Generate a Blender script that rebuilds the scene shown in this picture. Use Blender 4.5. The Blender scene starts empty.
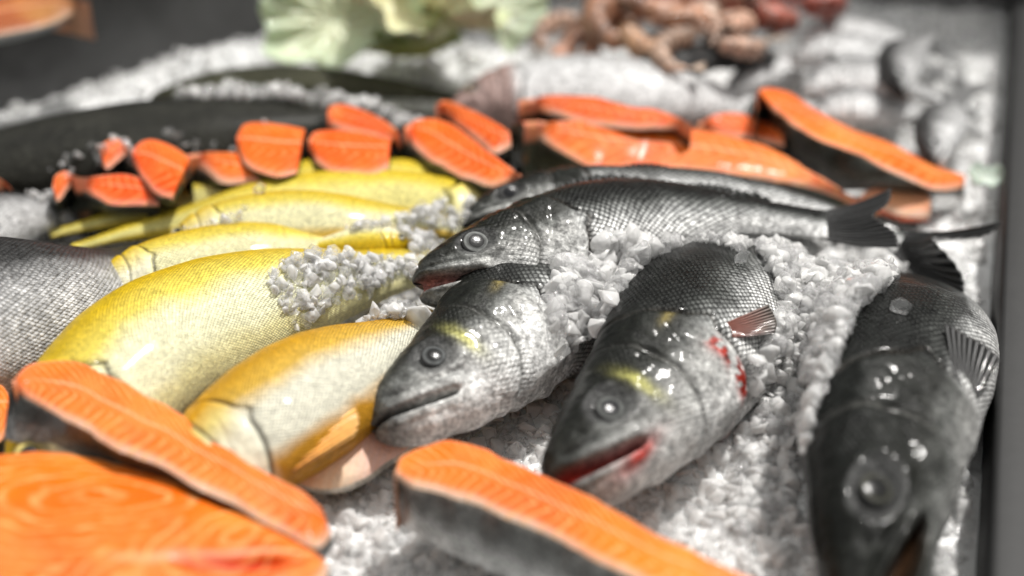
import bpy, math, random
import numpy as np
from mathutils import Vector
from mathutils.bvhtree import BVHTree
C = bpy.context.scene
COL = C.collection
random.seed(7); RNG = np.random.default_rng(7)

# ------------------------------------------------------------------ camera
PITCH = math.radians(30.0); CAMH = 0.45; FPX = 50/36*1024
cam = bpy.data.cameras.new("camera"); cam_o = bpy.data.objects.new("camera", cam); COL.objects.link(cam_o)
cam.lens = 50; cam.sensor_width = 36; cam.clip_start = 0.02; cam.clip_end = 50
cam_o.location = (0, 0, CAMH); cam_o.rotation_euler = (math.pi/2-PITCH, 0, 0)
cam.dof.use_dof = True; cam.dof.focus_distance = 0.775; cam.dof.aperture_fstop = 2.2
C.camera = cam_o
# ------------------------------------------------------------------ light
w = bpy.data.worlds.new("World"); C.world = w; w.use_nodes = True
bg = w.node_tree.nodes["Background"]; bg.inputs[1].default_value = 0.82
_n = w.node_tree.nodes; _tc = _n.new('ShaderNodeTexCoord'); _sx = _n.new('ShaderNodeSeparateXYZ'); _rp = _n.new('ShaderNodeValToRGB')
w.node_tree.links.new(_tc.outputs['Generated'], _sx.inputs[0]); w.node_tree.links.new(_sx.outputs['Z'], _rp.inputs[0]); w.node_tree.links.new(_rp.outputs[0], bg.inputs[0])
for _k, (_p, _c) in enumerate([(0.0, .10), (.25, .16), (.55, .62), (.9, 1.15)]):   # dim hall around, bright ceiling above
    if _k > 1: _rp.color_ramp.elements.new(_p)
    _e = _rp.color_ramp.elements[_k]; _e.position = _p; _e.color = (_c, _c*.99, _c*.965, 1)
sun = bpy.data.lights.new("sun", 'SUN'); sun.energy = 4.3; sun.angle = math.radians(3); sun.color = (1, .97, .93)
so = bpy.data.objects.new("sun", sun); COL.objects.link(so)
so.rotation_euler = Vector((-0.34, -0.30, -1.0)).to_track_quat('-Z', 'Y').to_euler()
C.view_settings.view_transform = 'Standard'; C.view_settings.look = 'None'
C.view_settings.exposure = 0.0; C.view_settings.gamma = 1.0
C.cycles.transparent_max_bounces = 16; C.cycles.diffuse_bounces = 7; C.cycles.max_bounces = 10; C.cycles.transmission_bounces = 8; C.cycles.sample_clamp_indirect = 6
C.cycles.use_denoising = True

# ------------------------------------------------------------------ helpers
def P(px, py, z=0.0):
    """the point at height z seen at that place of the picture"""
    dx = (px-512)/FPX; dy = (288-py)/FPX
    d = np.array([dx, math.cos(PITCH)+dy*math.sin(PITCH), -math.sin(PITCH)+dy*math.cos(PITCH)])
    t = (z-CAMH)/d[2]
    return np.array([0, 0, CAMH])+t*d
def PL(pts, dz=0): return np.array([P(a, b, c+dz) for a, b, c in pts])
def sstep(a, b, x):
    t = np.clip((x-a)/(b-a), 0, 1); return t*t*(3-2*t)
_LAT = RNG.random((32, 32, 32))
def vnoise(p):
    i = np.floor(p).astype(int); f = p-i; f = f*f*(3-2*f); r = 0
    for a in (0, 1):
        for b in (0, 1):
            for c in (0, 1):
                wt = (f[..., 0] if a else 1-f[..., 0])*(f[..., 1] if b else 1-f[..., 1])*(f[..., 2] if c else 1-f[..., 2])
                r = r+wt*_LAT[(i[..., 0]+a) % 32, (i[..., 1]+b) % 32, (i[..., 2]+c) % 32]
    return r
def fbm(p, o=3):
    r = 0; am = .5; p = np.asarray(p, float)
    for k in range(o): r = r+am*(vnoise(p+17.3*k)-.5)*2; p = p*2.03; am *= .5
    return r
def resample(pts, n, smooth=True):
    """evenly spaced points on a Catmull-Rom curve through pts"""
    p = np.asarray(pts, float)
    if len(p) < 3 or not smooth: q = p
    else:
        e = np.vstack([2*p[0]-p[1], p, 2*p[-1]-p[-2]]); q = []
        for i in range(1, len(e)-2):
            for t in np.linspace(0, 1, 12, endpoint=False):
                a, b, c, d = e[i-1], e[i], e[i+1], e[i+2]
                q.append(.5*((2*b)+(-a+c)*t+(2*a-5*b+4*c-d)*t*t+(-a+3*b-3*c+d)*t**3))
        q.append(p[-1]); q = np.array(q)
    s = np.r_[0, np.cumsum(np.linalg.norm(np.diff(q, axis=0), axis=1))]
    u = np.linspace(0, s[-1], n)
    return np.stack([np.interp(u, s, q[:, k]) for k in range(q.shape[1])], 1), s[-1]
ALLGEO = []
def mk(name, v, f, mat, parent=None, col=None, attr=None, uv=None, smooth=True, solid=True):
    v = np.asarray(v, np.float64)
    if solid: ALLGEO.append((v, f))
    off = np.array(parent_world(parent)) if parent else np.zeros(3)
    me = bpy.data.meshes.new(name)
    f = np.asarray(f)
    me.vertices.add(len(v)); me.vertices.foreach_set("co", (v-off).astype(np.float32).ravel())
    nf, k = f.shape
    me.loops.add(nf*k); me.loops.foreach_set("vertex_index", f.astype(np.int32).ravel())
    me.polygons.add(nf); me.polygons.foreach_set("loop_start", np.arange(0, nf*k, k, dtype=np.int32))
    me.polygons.foreach_set("loop_total", np.full(nf, k, np.int32))
    me.update(); me.validate()
    if smooth: me.polygons.foreach_set("use_smooth", np.ones(len(me.polygons), bool))
    if col is not None:
        a = me.color_attributes.new("Col", 'FLOAT_COLOR', 'POINT')
        a.data.foreach_set("color", np.c_[col, np.ones(len(v))].astype(np.float32).ravel())
    for an, av in (attr or {}).items():
        a = me.attributes.new(an, 'FLOAT', 'POINT'); a.data.foreach_set("value", np.asarray(av, np.float32))
    if uv is not None:
        a = me.attributes.new("sk", 'FLOAT_VECTOR', 'POINT')
        a.data.foreach_set("vector", np.c_[uv, np.zeros(len(v))].astype(np.float32).ravel())
    me.materials.append(mat)
    o = bpy.data.objects.new(name, me); COL.objects.link(o)
    if parent: o.parent = parent
    return o
def parent_world(p):
    l = Vector(p.location)
    while p.parent: p = p.parent; l = l+p.location
    return l
def tag(o, label=None, cat=None, group=None, kind=None):
    if label: o['label'] = label
    if cat: o['category'] = cat
    if group: o['group'] = group
    if kind: o['kind'] = kind
    return o
def thing(name, loc, label, cat, group=None):
    o = bpy.data.objects.new(name, None); COL.objects.link(o); o.location = tuple(float(x) for x in loc)
    o.empty_display_size = .02
    return tag(o, label, cat, group)
def gridf(n, m, close=False):
    i, j = np.meshgrid(np.arange(n-1), np.arange(m if close else m-1), indexing='ij')
    a = i*m+j; b = i*m+(j+1) % m; return np.stack([a, b, b+m, a+m], -1).reshape(-1, 4)

# ------------------------------------------------------------------ materials
class NT:
    def __init__(s, name):
        s.m = bpy.data.materials.new(name); s.m.use_nodes = True; s.t = s.m.node_tree; s.n = s.t.nodes; s.b = s.n["Principled BSDF"]
    def add(s, t, **kw):
        x = s.n.new(t)
        for k, v in kw.items(): setattr(x, k, v)
        return x
    def link(s, a, b): s.t.links.new(a, b)
    def set(s, **kw):
        for k, v in kw.items():
            k = {'rough': 'Roughness', 'metal': 'Metallic', 'coat': 'Coat Weight', 'coatr': 'Coat Roughness', 'sss': 'Subsurface Weight', 'trans': 'Transmission Weight', 'ior': 'IOR', 'spec': 'Specular IOR Level', 'base': 'Base Color', 'sssr': 'Subsurface Scale'}[k]
            s.b.inputs[k].default_value = v
    def attr(s, name): return s.add('ShaderNodeAttribute', attribute_name=name)
    def math(s, op, a, b=None, c=None):
        x = s.add('ShaderNodeMath', operation=op)
        for i, q in enumerate((a, b, c)):
            if q is None: continue
            if isinstance(q, (int, float)): x.inputs[i].default_value = q
            else: s.link(q, x.inputs[i])
        return x.outputs[0]
    def noise(s, scale, detail=3, rough=.5, vec=None, dist=0):
        x = s.add('ShaderNodeTexNoise'); x.inputs['Scale'].default_value = scale; x.inputs['Detail'].default_value = detail
        x.inputs['Roughness'].default_value = rough; x.inputs['Distortion'].default_value = dist
        if vec is None:
            g = s.add('ShaderNodeNewGeometry'); vec = g.outputs['Position']
        s.link(vec, x.inputs['Vector']); return x.outputs['Fac']
    def ramp(s, fac, stops, interp='LINEAR'):
        x = s.add('ShaderNodeValToRGB'); cr = x.color_ramp; cr.interpolation = interp
        while len(cr.elements) < len(stops): cr.elements.new(.5)
        for e, (p, c) in zip(cr.elements, stops):
            e.position = p; e.color = (c, c, c, 1) if isinstance(c, (int, float)) else (*c, 1)
        s.link(fac, x.inputs[0]); return x.outputs[0]
    def mix(s, mode, fac, a, b):
        x = s.add('ShaderNodeMix', data_type='RGBA', blend_type=mode)
        for i, q in ((0, fac), (6, a), (7, b)):
            if isinstance(q, (int, float)): x.inputs[i].default_value = q if i == 0 else (q, q, q, 1)
            elif isinstance(q, tuple): x.inputs[i].default_value = (*q, 1)
            else: s.link(q, x.inputs[i])
        return x.outputs[2]
    def bump(s, h, strength=.5, dist=.001, prev=None):
        x = s.add('ShaderNodeBump'); x.inputs['Strength'].default_value = strength; x.inputs['Distance'].default_value = dist
        s.link(h, x.inputs['Height'])
        if prev is not None: s.link(prev, x.inputs['Normal'])
        return x.outputs[0]

def fish_skin(name, scale_mm, contrast=.7, metal=.45, rough=.32, bumpd=.0006, fine=900, tint=None, mott=.35, coat=.14, coatr=.10, spec=.13):
    M = NT(name); c = M.attr("Col").outputs['Color']; uv = M.attr("sk").outputs['Vector']; sc = M.attr("sc").outputs['Fac']
    mp = M.add('ShaderNodeMapping'); mp.inputs['Scale'].default_value = (.86, 1.0, 1)
    M.link(uv, mp.inputs[0])
    mr = M.add('ShaderNodeVectorRotate', rotation_type='Z_AXIS'); mr.inputs['Angle'].default_value = math.radians(45)
    wob = M.add('ShaderNodeTexNoise'); wob.inputs['Scale'].default_value = 25; wob.inputs['Detail'].default_value = 1
    M.link(uv, wob.inputs['Vector'])
    wa = M.add('ShaderNodeVectorMath', operation='MULTIPLY_ADD'); wa.inputs[1].default_value = (.004, .004, 0)
    M.link(wob.outputs['Color'], wa.inputs[0]); M.link(mp.outputs[0], wa.inputs[2]); M.link(wa.outputs[0], mr.inputs[0])
    v = M.add('ShaderNodeTexVoronoi', feature='F1', voronoi_dimensions='2D'); v.inputs['Scale'].default_value = 1000/scale_mm; v.inputs['Randomness'].default_value = .12
    M.link(mr.outputs[0], v.inputs['Vector'])
    d = v.outputs['Distance']
    cell = M.ramp(d, [(0.0, 1.0), (.28, .95), (.52, .25), (.72, 0.0)])
    shade = M.math('ADD', M.math('MULTIPLY', cell, contrast*1.3), 1-contrast)
    fac = M.mix('MIX', sc, 1.0, shade)
    nz = M.noise(170, 4, .65); n2 = M.noise(fine, 3, .7)
    mo = M.mix('MULTIPLY', 1.0, M.ramp(nz, [(.3, 1-mott), (.7, 1+mott)]), M.ramp(M.noise(420, 4, .7), [(.32, 1-mott), (.66, 1+mott)]))
    col = M.mix('MULTIPLY', 1.0, c, fac); col = M.mix('MULTIPLY', 1.0, col, mo)
    rnd = M.ramp(v.outputs['Color'], [(0, .75), (1, 1.25)]); rf = M.mix('MIX', M.math('MULTIPLY', sc, .8), 1.0, rnd)
    col = M.mix('MULTIPLY', 1.0, col, rf)
    spk = M.ramp(n2, [(.35, .85), (.68, 1.2)]); col = M.mix('MULTIPLY', 1.0, col, spk)
    M.link(col, M.b.inputs['Base Color'])
    b1 = M.bump(M.math('MULTIPLY', cell, sc), 1.0, bumpd); nw = M.noise(330, 3, .6); b2 = M.bump(nz, .5, .0022, b1); b2 = M.bump(nw, .45, .0012, b2); b3 = M.bump(n2, .5, .0005, b2)
    M.link(b3, M.b.inputs['Normal'])
    M.link(M.ramp(nz, [(.3, rough-.1), (.7, rough+.12)]), M.b.inputs['Roughness'])
    M.set(metal=metal, coat=coat, coatr=coatr, spec=spec)
    return M.m
bass_skin = fish_skin("bass_skin", 2.9, .92, .12, .36, .0009, mott=.5)
trout_skin = fish_skin("golden_skin", 1.55, .40, .05, .38, .0006, 1500, mott=.09)
silver_skin = fish_skin("silver_skin", 2.2, .35, .15, .42, coat=.05, coatr=.3)

def simple(name, base, rough=.4, metal=0, coat=0, nscale=60, var=.25, bump=.3, bd=.001, sss=0, trans=0, spec=.5):
    M = NT(name); n = M.noise(nscale, 5, .6)
    c = M.mix('MULTIPLY', 1.0, tuple(base), M.ramp(n, [(.3, 1-var), (.7, 1+var)])); M.link(c, M.b.inputs['Base Color'])
    M.link(M.bump(n, bump, bd), M.b.inputs['Normal']); M.set(rough=rough, metal=metal, coat=coat, coatr=.1, sss=sss, trans=trans, spec=spec)
    if sss: M.b.inputs['Subsurface Radius'].default_value = (1, .7, .5); M.set(sssr=.004)
    return M.m
def vcol(name, rough=.3, metal=0, coat=.5, sss=0, rays=False, var=.2, trans=0):
    M = NT(name); c = M.attr("Col").outputs['Color']; n = M.noise(300, 4, .6)
    c = M.mix('MULTIPLY', 1.0, c, M.ramp(n, [(.3, 1-var), (.7, 1+var)])); nrm = M.bump(n, .3, .0005)
    if rays:
        uv = M.attr("sk").outputs['Vector']; sx = M.add('ShaderNodeSeparateXYZ'); M.link(uv, sx.inputs[0])
        s = M.math('SINE', M.math('MULTIPLY', sx.outputs[0], 6.283)); nrm = M.bump(s, .8, .0008, nrm)
        c = M.mix('MULTIPLY', 1.0, c, M.ramp(M.math('ADD', M.math('MULTIPLY', s, .5), .5), [(0, .55), (1, 1.4)]))
    M.link(c, M.b.inputs['Base Color']); M.link(nrm, M.b.inputs['Normal']); M.set(rough=rough, metal=metal, coat=coat, coatr=.08, sss=sss, trans=trans)
    if sss: M.set(sssr=.004)
    return M.m
fin_mat = vcol("fin_membrane", .35, 0, .4, rays=True)
eye_mat = vcol("eye_surface", .2, .0, .0, var=.3); eye_mat.node_tree.nodes["Principled BSDF"].inputs["Specular IOR Level"].default_value = .2

def flesh_mat():
    M = NT("salmon_flesh"); c = M.attr("Col").outputs['Color']; ph = M.attr("ph").outputs['Fac']; ln = M.attr("ln").outputs['Fac']
    n1 = M.noise(90, 3, .5); n2 = M.noise(700, 4, .7)
    p2 = M.math('ADD', ph, M.math('MULTIPLY', n1, .9))
    s = M.math('ADD', M.math('MULTIPLY', M.math('SINE', M.math('MULTIPLY', p2, 6.283)), .5), .5)
    line = M.math('MULTIPLY', M.ramp(s, [(.62, 0.0), (.93, 1.0)]), ln)
    br = M.ramp(M.noise(120, 2, .5), [(.35, .25), (.65, 1.0)])
    line = M.math('MULTIPLY', line, br)
    c = M.mix('MIX', M.math('MULTIPLY', line, .62), c, (.90, .46, .17))
    c = M.mix('MIX', M.ramp(M.noise(45, 4, .6), [(.55, 0.0), (.75, .45)]), c, (.84, .30, .07))
    c = M.mix('MULTIPLY', 1.0, c, M.ramp(n2, [(.3, .82), (.7, 1.15)]))
    M.link(c, M.b.inputs['Base Color'])
    b = M.bump(line, .5, .0008); b = M.bump(n2, .5, .0008, b); b = M.bump(n1, .4, .003, b); M.link(b, M.b.inputs['Normal'])
    M.link(M.ramp(n1, [(.3, .28), (.7, .5)]), M.b.inputs['Roughness'])
    M.set(coat=.05, coatr=.14, spec=.16); M.b.inputs['Subsurface Radius'].default_value = (1, .4, .2)
    return M.m
flesh = flesh_mat()
def skin_mat():
    M = NT("salmon_skin"); c = M.attr("Col").outputs['Color']
    n1 = M.noise(60, 5, .65); v = M.add('ShaderNodeTexVoronoi', feature='F1'); v.inputs['Scale'].default_value = 420
    g = M.add('ShaderNodeNewGeometry'); M.link(g.outputs['Position'], v.inputs['Vector'])
    c = M.mix('MULTIPLY', 1.0, c, M.ramp(n1, [(.3, .45), (.7, 1.7)])); c = M.mix('MULTIPLY', 1.0, c, M.ramp(v.outputs['Distance'], [(0, 1.3), (.7, .6)]))
    M.link(c, M.b.inputs['Base Color']); M.link(M.bump(v.outputs['Distance'], .5, .0006), M.b.inputs['Normal']); M.set(rough=.4, metal=.1, coat=.2, coatr=.15)
    return M.m
salmon_skin = skin_mat()

def ice_mat(name, clear, base, rough, trans=.5, sss=.5):
    M = NT(name); n = M.noise(260, 4, .6); n0 = M.noise(40, 3, .6)
    M.link(M.mix('MULTIPLY', 1.0, base, M.ramp(n0, [(.3, .94), (.7, 1.03)])), M.b.inputs['Base Color'])
    M.link(M.bump(n, .4, .0012), M.b.inputs['Normal'])
    M.link(M.ramp(n0, [(.3, rough*.5), (.7, rough*1.6)]), M.b.inputs['Roughness'])
    M.set(trans=trans, ior=1.31, coat=.5, coatr=.04, sss=sss, sssr=.010); M.b.inputs['Subsurface Radius'].default_value = (.9, 1, 1)
    tr = M.add('ShaderNodeBsdfTransparent'); tr.inputs[0].default_value = (1, 1, 1, 1)
    lw = M.add('ShaderNodeLayerWeight'); lw.inputs['Blend'].default_value = .35
    f = M.math('MULTIPLY', M.math('SUBTRACT', 1.0, lw.outputs['Facing']), clear)
    mx = M.add('ShaderNodeMixShader'); M.link(f, mx.inputs[0]); M.link(M.b.outputs[0], mx.inputs[1]); M.link(tr.outputs[0], mx.inputs[2])
    M.link(mx.outputs[0], M.n['Material Output'].inputs['Surface'])
    return M.m
ice_m = ice_mat("white_ice", .45, (.92, .915, .905), .10, .22, .0)
ice_wet = ice_mat("wet_ice", .78, (1, 1, 1), .04, .7, .0)
ice_clear = ice_mat("clear_ice", .5, (.97, .98, .98), .05, .9, .0)
bed_m = simple("packed_ice", (.90, .905, .90), .35, 0, .4, 120, .12, .8, .004)

# ------------------------------------------------------------------ ice bed
MOUNDS = [  # px, py, z of the mound's foot, sigma across, sigma along, height
    (832, 335, 0, .050, .050, .034), (790, 370, 0, .045, .05, .026), (770, 430, 0, .05, .06, .018), (900, 300, 0, .03, .04, .008),
    (620, 300, 0, .035, .035, .042), (585, 345, 0, .02, .03, .016),
    (130, 112, 0, .06, .025, .022), (235, 82, 0, .07, .03, .028), (60, 128, 0, .05, .02, .016), (560, 75, 0, .2, .04, .02),
    (350, 75, 0, .10, .03, .012)]
MW = [(P(a, b, 0), sx, sy, h) for a, b, _, sx, sy, h in MOUNDS]
def bed_h(x, y):
    z = -0.004+0.010*fbm(np.stack([x*9, y*9, x*0], -1), 2)+.004*fbm(np.stack([x*45, y*45, x*0+3], -1), 2)
    for c, sx, sy, h in MW: z = z+h*np.exp(-((x-c[0])/sx)**2-((y-c[1])/sy)**2)
    return z
def rail_x(y):      # the counter's side rail, an oblique line on the ground
    a = P(968, 576, 0); b = P(1004, 0, 0); return a[0]+(y-a[1])*(b[0]-a[0])/(b[1]-a[1])
def build_bed():
    n, m = 420, 420
    y = np.linspace(.30, 1.95, n); t = np.linspace(0, 1, m)
    Y, T = np.meshgrid(y, t, indexing='ij'); X = -1.0+(rail_x(Y)+.004+1.0)*T
    Z = bed_h(X, Y); v = np.stack([X, Y, Z], -1).reshape(-1, 3)
    o = mk("ice_ground", v, gridf(n, m), bed_m, solid=False); tag(o, kind='structure')
build_bed()

# ------------------------------------------------------------------ fish
S0 = np.array([0, .01, .02, .05, .1, .15, .2, .27, .35, .45, .55, .65, .75, .85, .93, 1.0])
PROF = {
 'bass': (np.array([.010, .032, .043, .062, .082, .096, .107, .122, .131, .132, .122, .102, .077, .055, .045, .043]),
          np.array([.010, .030, .040, .055, .069, .080, .089, .101, .109, .110, .102, .085, .064, .045, .038, .039]),
          np.array([.010, .026, .034, .045, .055, .062, .068, .075, .077, .074, .066, .053, .039, .025, .015, .008])),
 'trout': (np.array([.006, .016, .022, .036, .056, .072, .083, .094, .101, .104, .098, .084, .064, .046, .040, .042]),
           np.array([.006, .018, .024, .036, .054, .068, .079, .090, .098, .102, .096, .080, .060, .043, .038, .040]),
           np.array([.006, .015, .020, .031, .044, .054, .062, .068, .071, .069, .063, .052, .038, .024, .015, .008])),
}
PROF['taper'] = tuple(np.r_[q[:11], q[11:]*np.array([.98, .88, .70, .48, .30])] for q in PROF['trout'])
class Fish:
    def __init__(s, pts, hh, hf=.27, kind='bass', roll=20, ws=1.0, flip=False):
        """pts: centre line nose first as (px, py, z); hh: greatest half height in metres; roll tips the upper flank towards the belly side"""
        s.n = 160
        s.c, s.L = resample(PL(pts), s.n)
        T = np.gradient(s.c, axis=0); T /= np.linalg.norm(T, axis=1)[:, None]
        up = np.array([0, 0, 1.0]); N = up-(T@up)[:, None]*T; N /= np.linalg.norm(N, axis=1)[:, None]
        D = np.cross(N, T)*(-1 if flip else 1); r = np.radians(np.interp(np.linspace(0, 1, s.n), [0, 1], roll if isinstance(roll, tuple) else (roll, roll)))[:, None]
        s.T = T; s.N = np.cos(r)*N-np.sin(r)*D; s.D = np.cos(r)*D+np.sin(r)*N
        a, b, c = PROF[kind]; k = hh/(a.max()); S = S0.copy()
        S = np.where(S <= .27, S*hf/.27, hf+(S-.27)*(1-hf)/.73)
        s.S = S; s.top = a*k; s.bot = b*k; s.w = c*k*ws; s.HL = hf*s.L; s.hf = hf; s.hh = hh
        s.base = s.c[s.n//3]
    def prof(s, u):
        f = lambda A: np.interp(u, s.S, A)
        # smooth the piecewise profile a little
        e = .012
        g = lambda A: (f(A)*2+np.interp(np.clip(u-e, 0, 1), s.S, A)+np.interp(np.clip(u+e, 0, 1), s.S, A))/4
        gg = lambda A: np.where(u > .05, g(A), f(A))
        return gg(s.top), gg(s.bot), gg(s.w)
    def map(s, x, y, z):
        """local length / lateral / dorsal coordinates to the world"""
        t = np.clip(x/s.L, -.2, 1.5)*(s.n-1); i = np.clip(t.astype(int), 0, s.n-2); f = (t-i)
        fi = np.clip(f, 0, 1)[..., None]
        lerp = lambda A: A[i]*(1-fi)+A[i+1]*fi
        ex = (x-np.clip(x, 0, s.L))[..., None]
        return lerp(s.c)+ex*lerp(s.T)+y[..., None]*lerp(s.N)+z[..., None]*lerp(s.D)
    def flank(s, x, z):
        t, b, w_ = s.prof(np.asarray(x/s.L)); h = np.where(z > 0, t, b); q = np.clip(1-np.abs(z/h)**2.2, 0, 1)**(1/2.2)
        return w_*q

def body(F, parent, mat, colfn, ns=300, nt=150, mouth=0.0, head=True, mcol=(.35, .03, .02), lumps=.0012, folds=.004):
    u = np.r_[np.linspace(0, 1, ns)**1.0]
    # more stations in the head
    u = np.interp(np.linspace(0, 1, ns), [0, .08, .5, 1], [0, .02*F.hf/.27, F.hf*1.15, 1])
    th = np.linspace(0, 2*np.pi, nt, endpoint=False)
    U, TH = np.meshgrid(u, th, indexing='ij')
    top, bot, ww = F.prof(U); ct, st = np.cos(TH), np.sin(TH); e = .91
    z = np.where(ct > 0, top, bot)*np.sign(ct)*np.abs(ct)**e; y = ww*np.sign(st)*np.abs(st)**e; x = U*F.L
    HL = F.HL; X = x/HL; Z = z/HL; asp = F.hh*.92/(HL*.45); Zn = Z/asp        # Zn: about -.42 .. .44 at the gills
    side = sstep(.1, .5, np.abs(st)); D = np.zeros_like(X); mm = np.zeros_like(X); gl = np.zeros_like(X); edge = np.zeros_like(X)
    if head:
        Xe = 1.0-.9*(Zn+.03)**2-.06*np.exp(-((Zn-.02)/.05)**2)*-1
        d = Xe-X
        D += .030*HL*sstep(0, .05, d)*sstep(.62, .95, X)*side
        D -= .022*HL*np.exp(-((d+.012)/.016)**2)*side; gl = np.exp(-((d+.010)/.020)**2)*side
        Xp = .70-1.1*np.clip(.02-Zn, 0, 1)**2-.35*np.clip(Zn-.02, 0, 1)**2; dp = Xp-X
        D += .018*HL*sstep(-.0, .04, dp)*sstep(.45, .66, X)*side; D -= .014*HL*np.exp(-((dp+.008)/.012)**2)*side
        edge = np.exp(-((dp+.006)/.014)**2)*side*sstep(.42, .3, np.abs(Zn))
        D -= .008*HL*np.exp(-((X-.80-.4*Zn)/.014)**2)*side*sstep(.25, 0, Zn)*(X < Xe)
        # eye socket and brow
        re = np.hypot(X-.38, (Zn-.10)); D -= .024*HL*sstep(.12, .04, re)*side; D += .006*HL*np.exp(-((re-.125)/.025)**2)*side
        # nostril
        D -= .012*HL*np.exp(-(np.hypot(X-.20, Zn-.09)/.014)**2)
        # mouth and jaw bone
        zm = -.005-.33*X; dm = Zn-zm; inm = sstep(.37, .30, X)
        mm = np.exp(-(dm/(.014+.055*mouth*(1-np.clip(X/.36, 0, 1))+.01*mouth))**2)*inm
        D += .014*HL*sstep(.0, .02, dm)*sstep(.085, .055, dm)*sstep(.42, .37, X)*sstep(.0, .08, X)*side
        D -= .010*HL*np.exp(-((dm-.09)/.012)**2)*sstep(.42, .36, X)*sstep(.06, .12, X)*side
        D += .008*HL*sstep(.0, -.02, dm)*sstep(-.08, -.05, dm)*sstep(.40, .3, X)*side
        opn = mouth*(1-np.clip(X/.36, 0, 1))*.15*HL
        z = z+np.where(dm > 0, .25, -1.0)*opn*sstep(0, .012, np.abs(dm))
        y = y*(1-.80*mm); x = x+mm*.10*HL*(.3+mouth)
        D += fbm(np.stack([X*9, Zn*9, np.sign(st)*3+X*0], -1), 3)*.018*HL*sstep(1.1, .8, X)
        # folds between the gill cover and the throat
        D -= folds*HL*(np.sin((Zn*60+X*22))*.5+.5)*sstep(-.22, -.30, Zn)*sstep(.35, .6, X)*sstep(1.0, .85, X)
    D += lumps*fbm(np.stack([x*26, z*26, y*26], -1), 2)*sstep(.9, 1.3, X)
    y = y+D*st; z = z+D*ct
    V = F.map(x, y, z)
    tn = np.where(ct > 0, z/np.maximum(top, 1e-4), z/np.maximum(bot, 1e-4))
    nz = fbm(np.stack([x*40, z*40, y*30], -1), 3)
    col = colfn(X, Zn, tn+.22*nz*1.0, nz, x/F.L)
    if head:
        g = np.clip(gl*.95, 0, 1)[..., None]; col = col*(1-g)+np.array([.03, .025, .02])*g
        g = (edge*.8)[..., None]; col = col*(1-g)+np.array([.06, .06, .055])*g
        m_ = np.clip(mm*(1.3 if mouth > .2 else .8), 0, 1)[..., None]; mc = np.array(mcol if mouth > .05 else (.04, .035, .03)); col = col*(1-m_)+mc*m_
        r2 = sstep(.125, .105, re)[..., None]*side[..., None]; col = col*(1-.6*r2)+np.array([.05, .05, .05])*.6*r2
    sc = sstep(.92, 1.04, X)*sstep(1.0, .97, U) if head else np.ones_like(X)
    sc = np.maximum(sc, .35*sstep(.45, .5, X)*(X < .70)) if head else sc
    arc = np.where(ct > 0, top, bot)*0+F.hh*TH*.85
    arc = F.hh*(np.where(TH > np.pi, 2*np.pi-TH, TH))*.95*(.35+.65*(top+bot)/(top+bot).max())
    V2 = np.vstack([V.reshape(-1, 3), F.map(np.array([0.]), np.array([0.]), np.array([0.])), F.map(np.array([F.L]), np.array([0.]), np.array([0.]))])
    n0 = ns*nt; f = gridf(ns, nt, True)
    j = np.arange(nt); c0 = np.stack([np.full(nt, n0), (j+1) % nt, j, j], -1); c1 = np.stack([np.full(nt, n0+1), (ns-1)*nt+j, (ns-1)*nt+(j+1) % nt, (ns-1)*nt+(j+1) % nt], -1)
    # caps as thin quads: use triangles folded into quads by splitting
    cols = np.vstack([col.reshape(-1, 3), col[0, 0], col[-1, 0]])
    scs = np.r_[sc.ravel(), 0, 0]; uv = np.vstack([np.stack([x, arc], -1).reshape(-1, 2), [[0, 0], [F.L, 0]]])
    o = mk("body", V2, f, mat, parent, col=np.clip(cols, 0, 1), attr={"sc": scs}, uv=uv)
    return o

def eye(F, parent, X=.38, Zn=.10, r=.085, iris=(.55, .56, .55), pupil=(.03, .03, .035), rim=(.03, .03, .03), bulge=.30, sgn=1, halo=None):
    HL = F.HL; asp = F.hh*.92/(HL*.45); cx, cz = X*HL, Zn*HL*asp; R = r*HL; yb = float(F.flank(np.array(cx), np.array(cz)))-.010*HL
    nr, na = 18, 40; rr = np.linspace(0, 1, nr); a = np.linspace(0, 2*np.pi, na, endpoint=False)
    RR, A = np.meshgrid(rr, a, indexing='ij')
    yy = yb+bulge*R*(np.sqrt(np.clip(1-(RR*.97)**2, 0, 1))-.35); xx = cx+R*RR*np.cos(A); zz = cz+R*RR*np.sin(A)
    V = F.map(xx, sgn*yy, zz)
    t = RR[..., None]; ir = np.array(iris)*(1+.14*np.sin(RR*26)[..., None]+.15*fbm(np.stack([np.cos(A)*4, np.sin(A)*4, RR*4], -1), 2)[..., None])
    c = np.where(t > .86, np.array(rim), ir); c = np.where((t < .66) & (t > .58), np.array(iris)*.6, c)
    fl = gridf(nr, na, True)
    if sgn < 0: fl = fl[:, ::-1]
    o = mk("eye", V.reshape(-1, 3), fl, eye_mat, parent, col=np.clip(c, 0, 1).reshape(-1, 3), solid=False)
    nr = 8; RR, A = np.meshgrid(np.linspace(0, .55, nr), a, indexing='ij')
    yy = yb+bulge*R*(np.sqrt(np.clip(1-(RR*.97)**2, 0, 1))-.35)+.0003; V = F.map(cx+R*RR*np.cos(A), sgn*yy, cz+R*RR*np.sin(A))
    mk("pupil", V.reshape(-1, 3), gridf(nr, na, True)[:, ::sgn], eye_mat, o, col=np.tile(np.array(pupil), (nr*na, 1)), solid=False)
    return o

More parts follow.
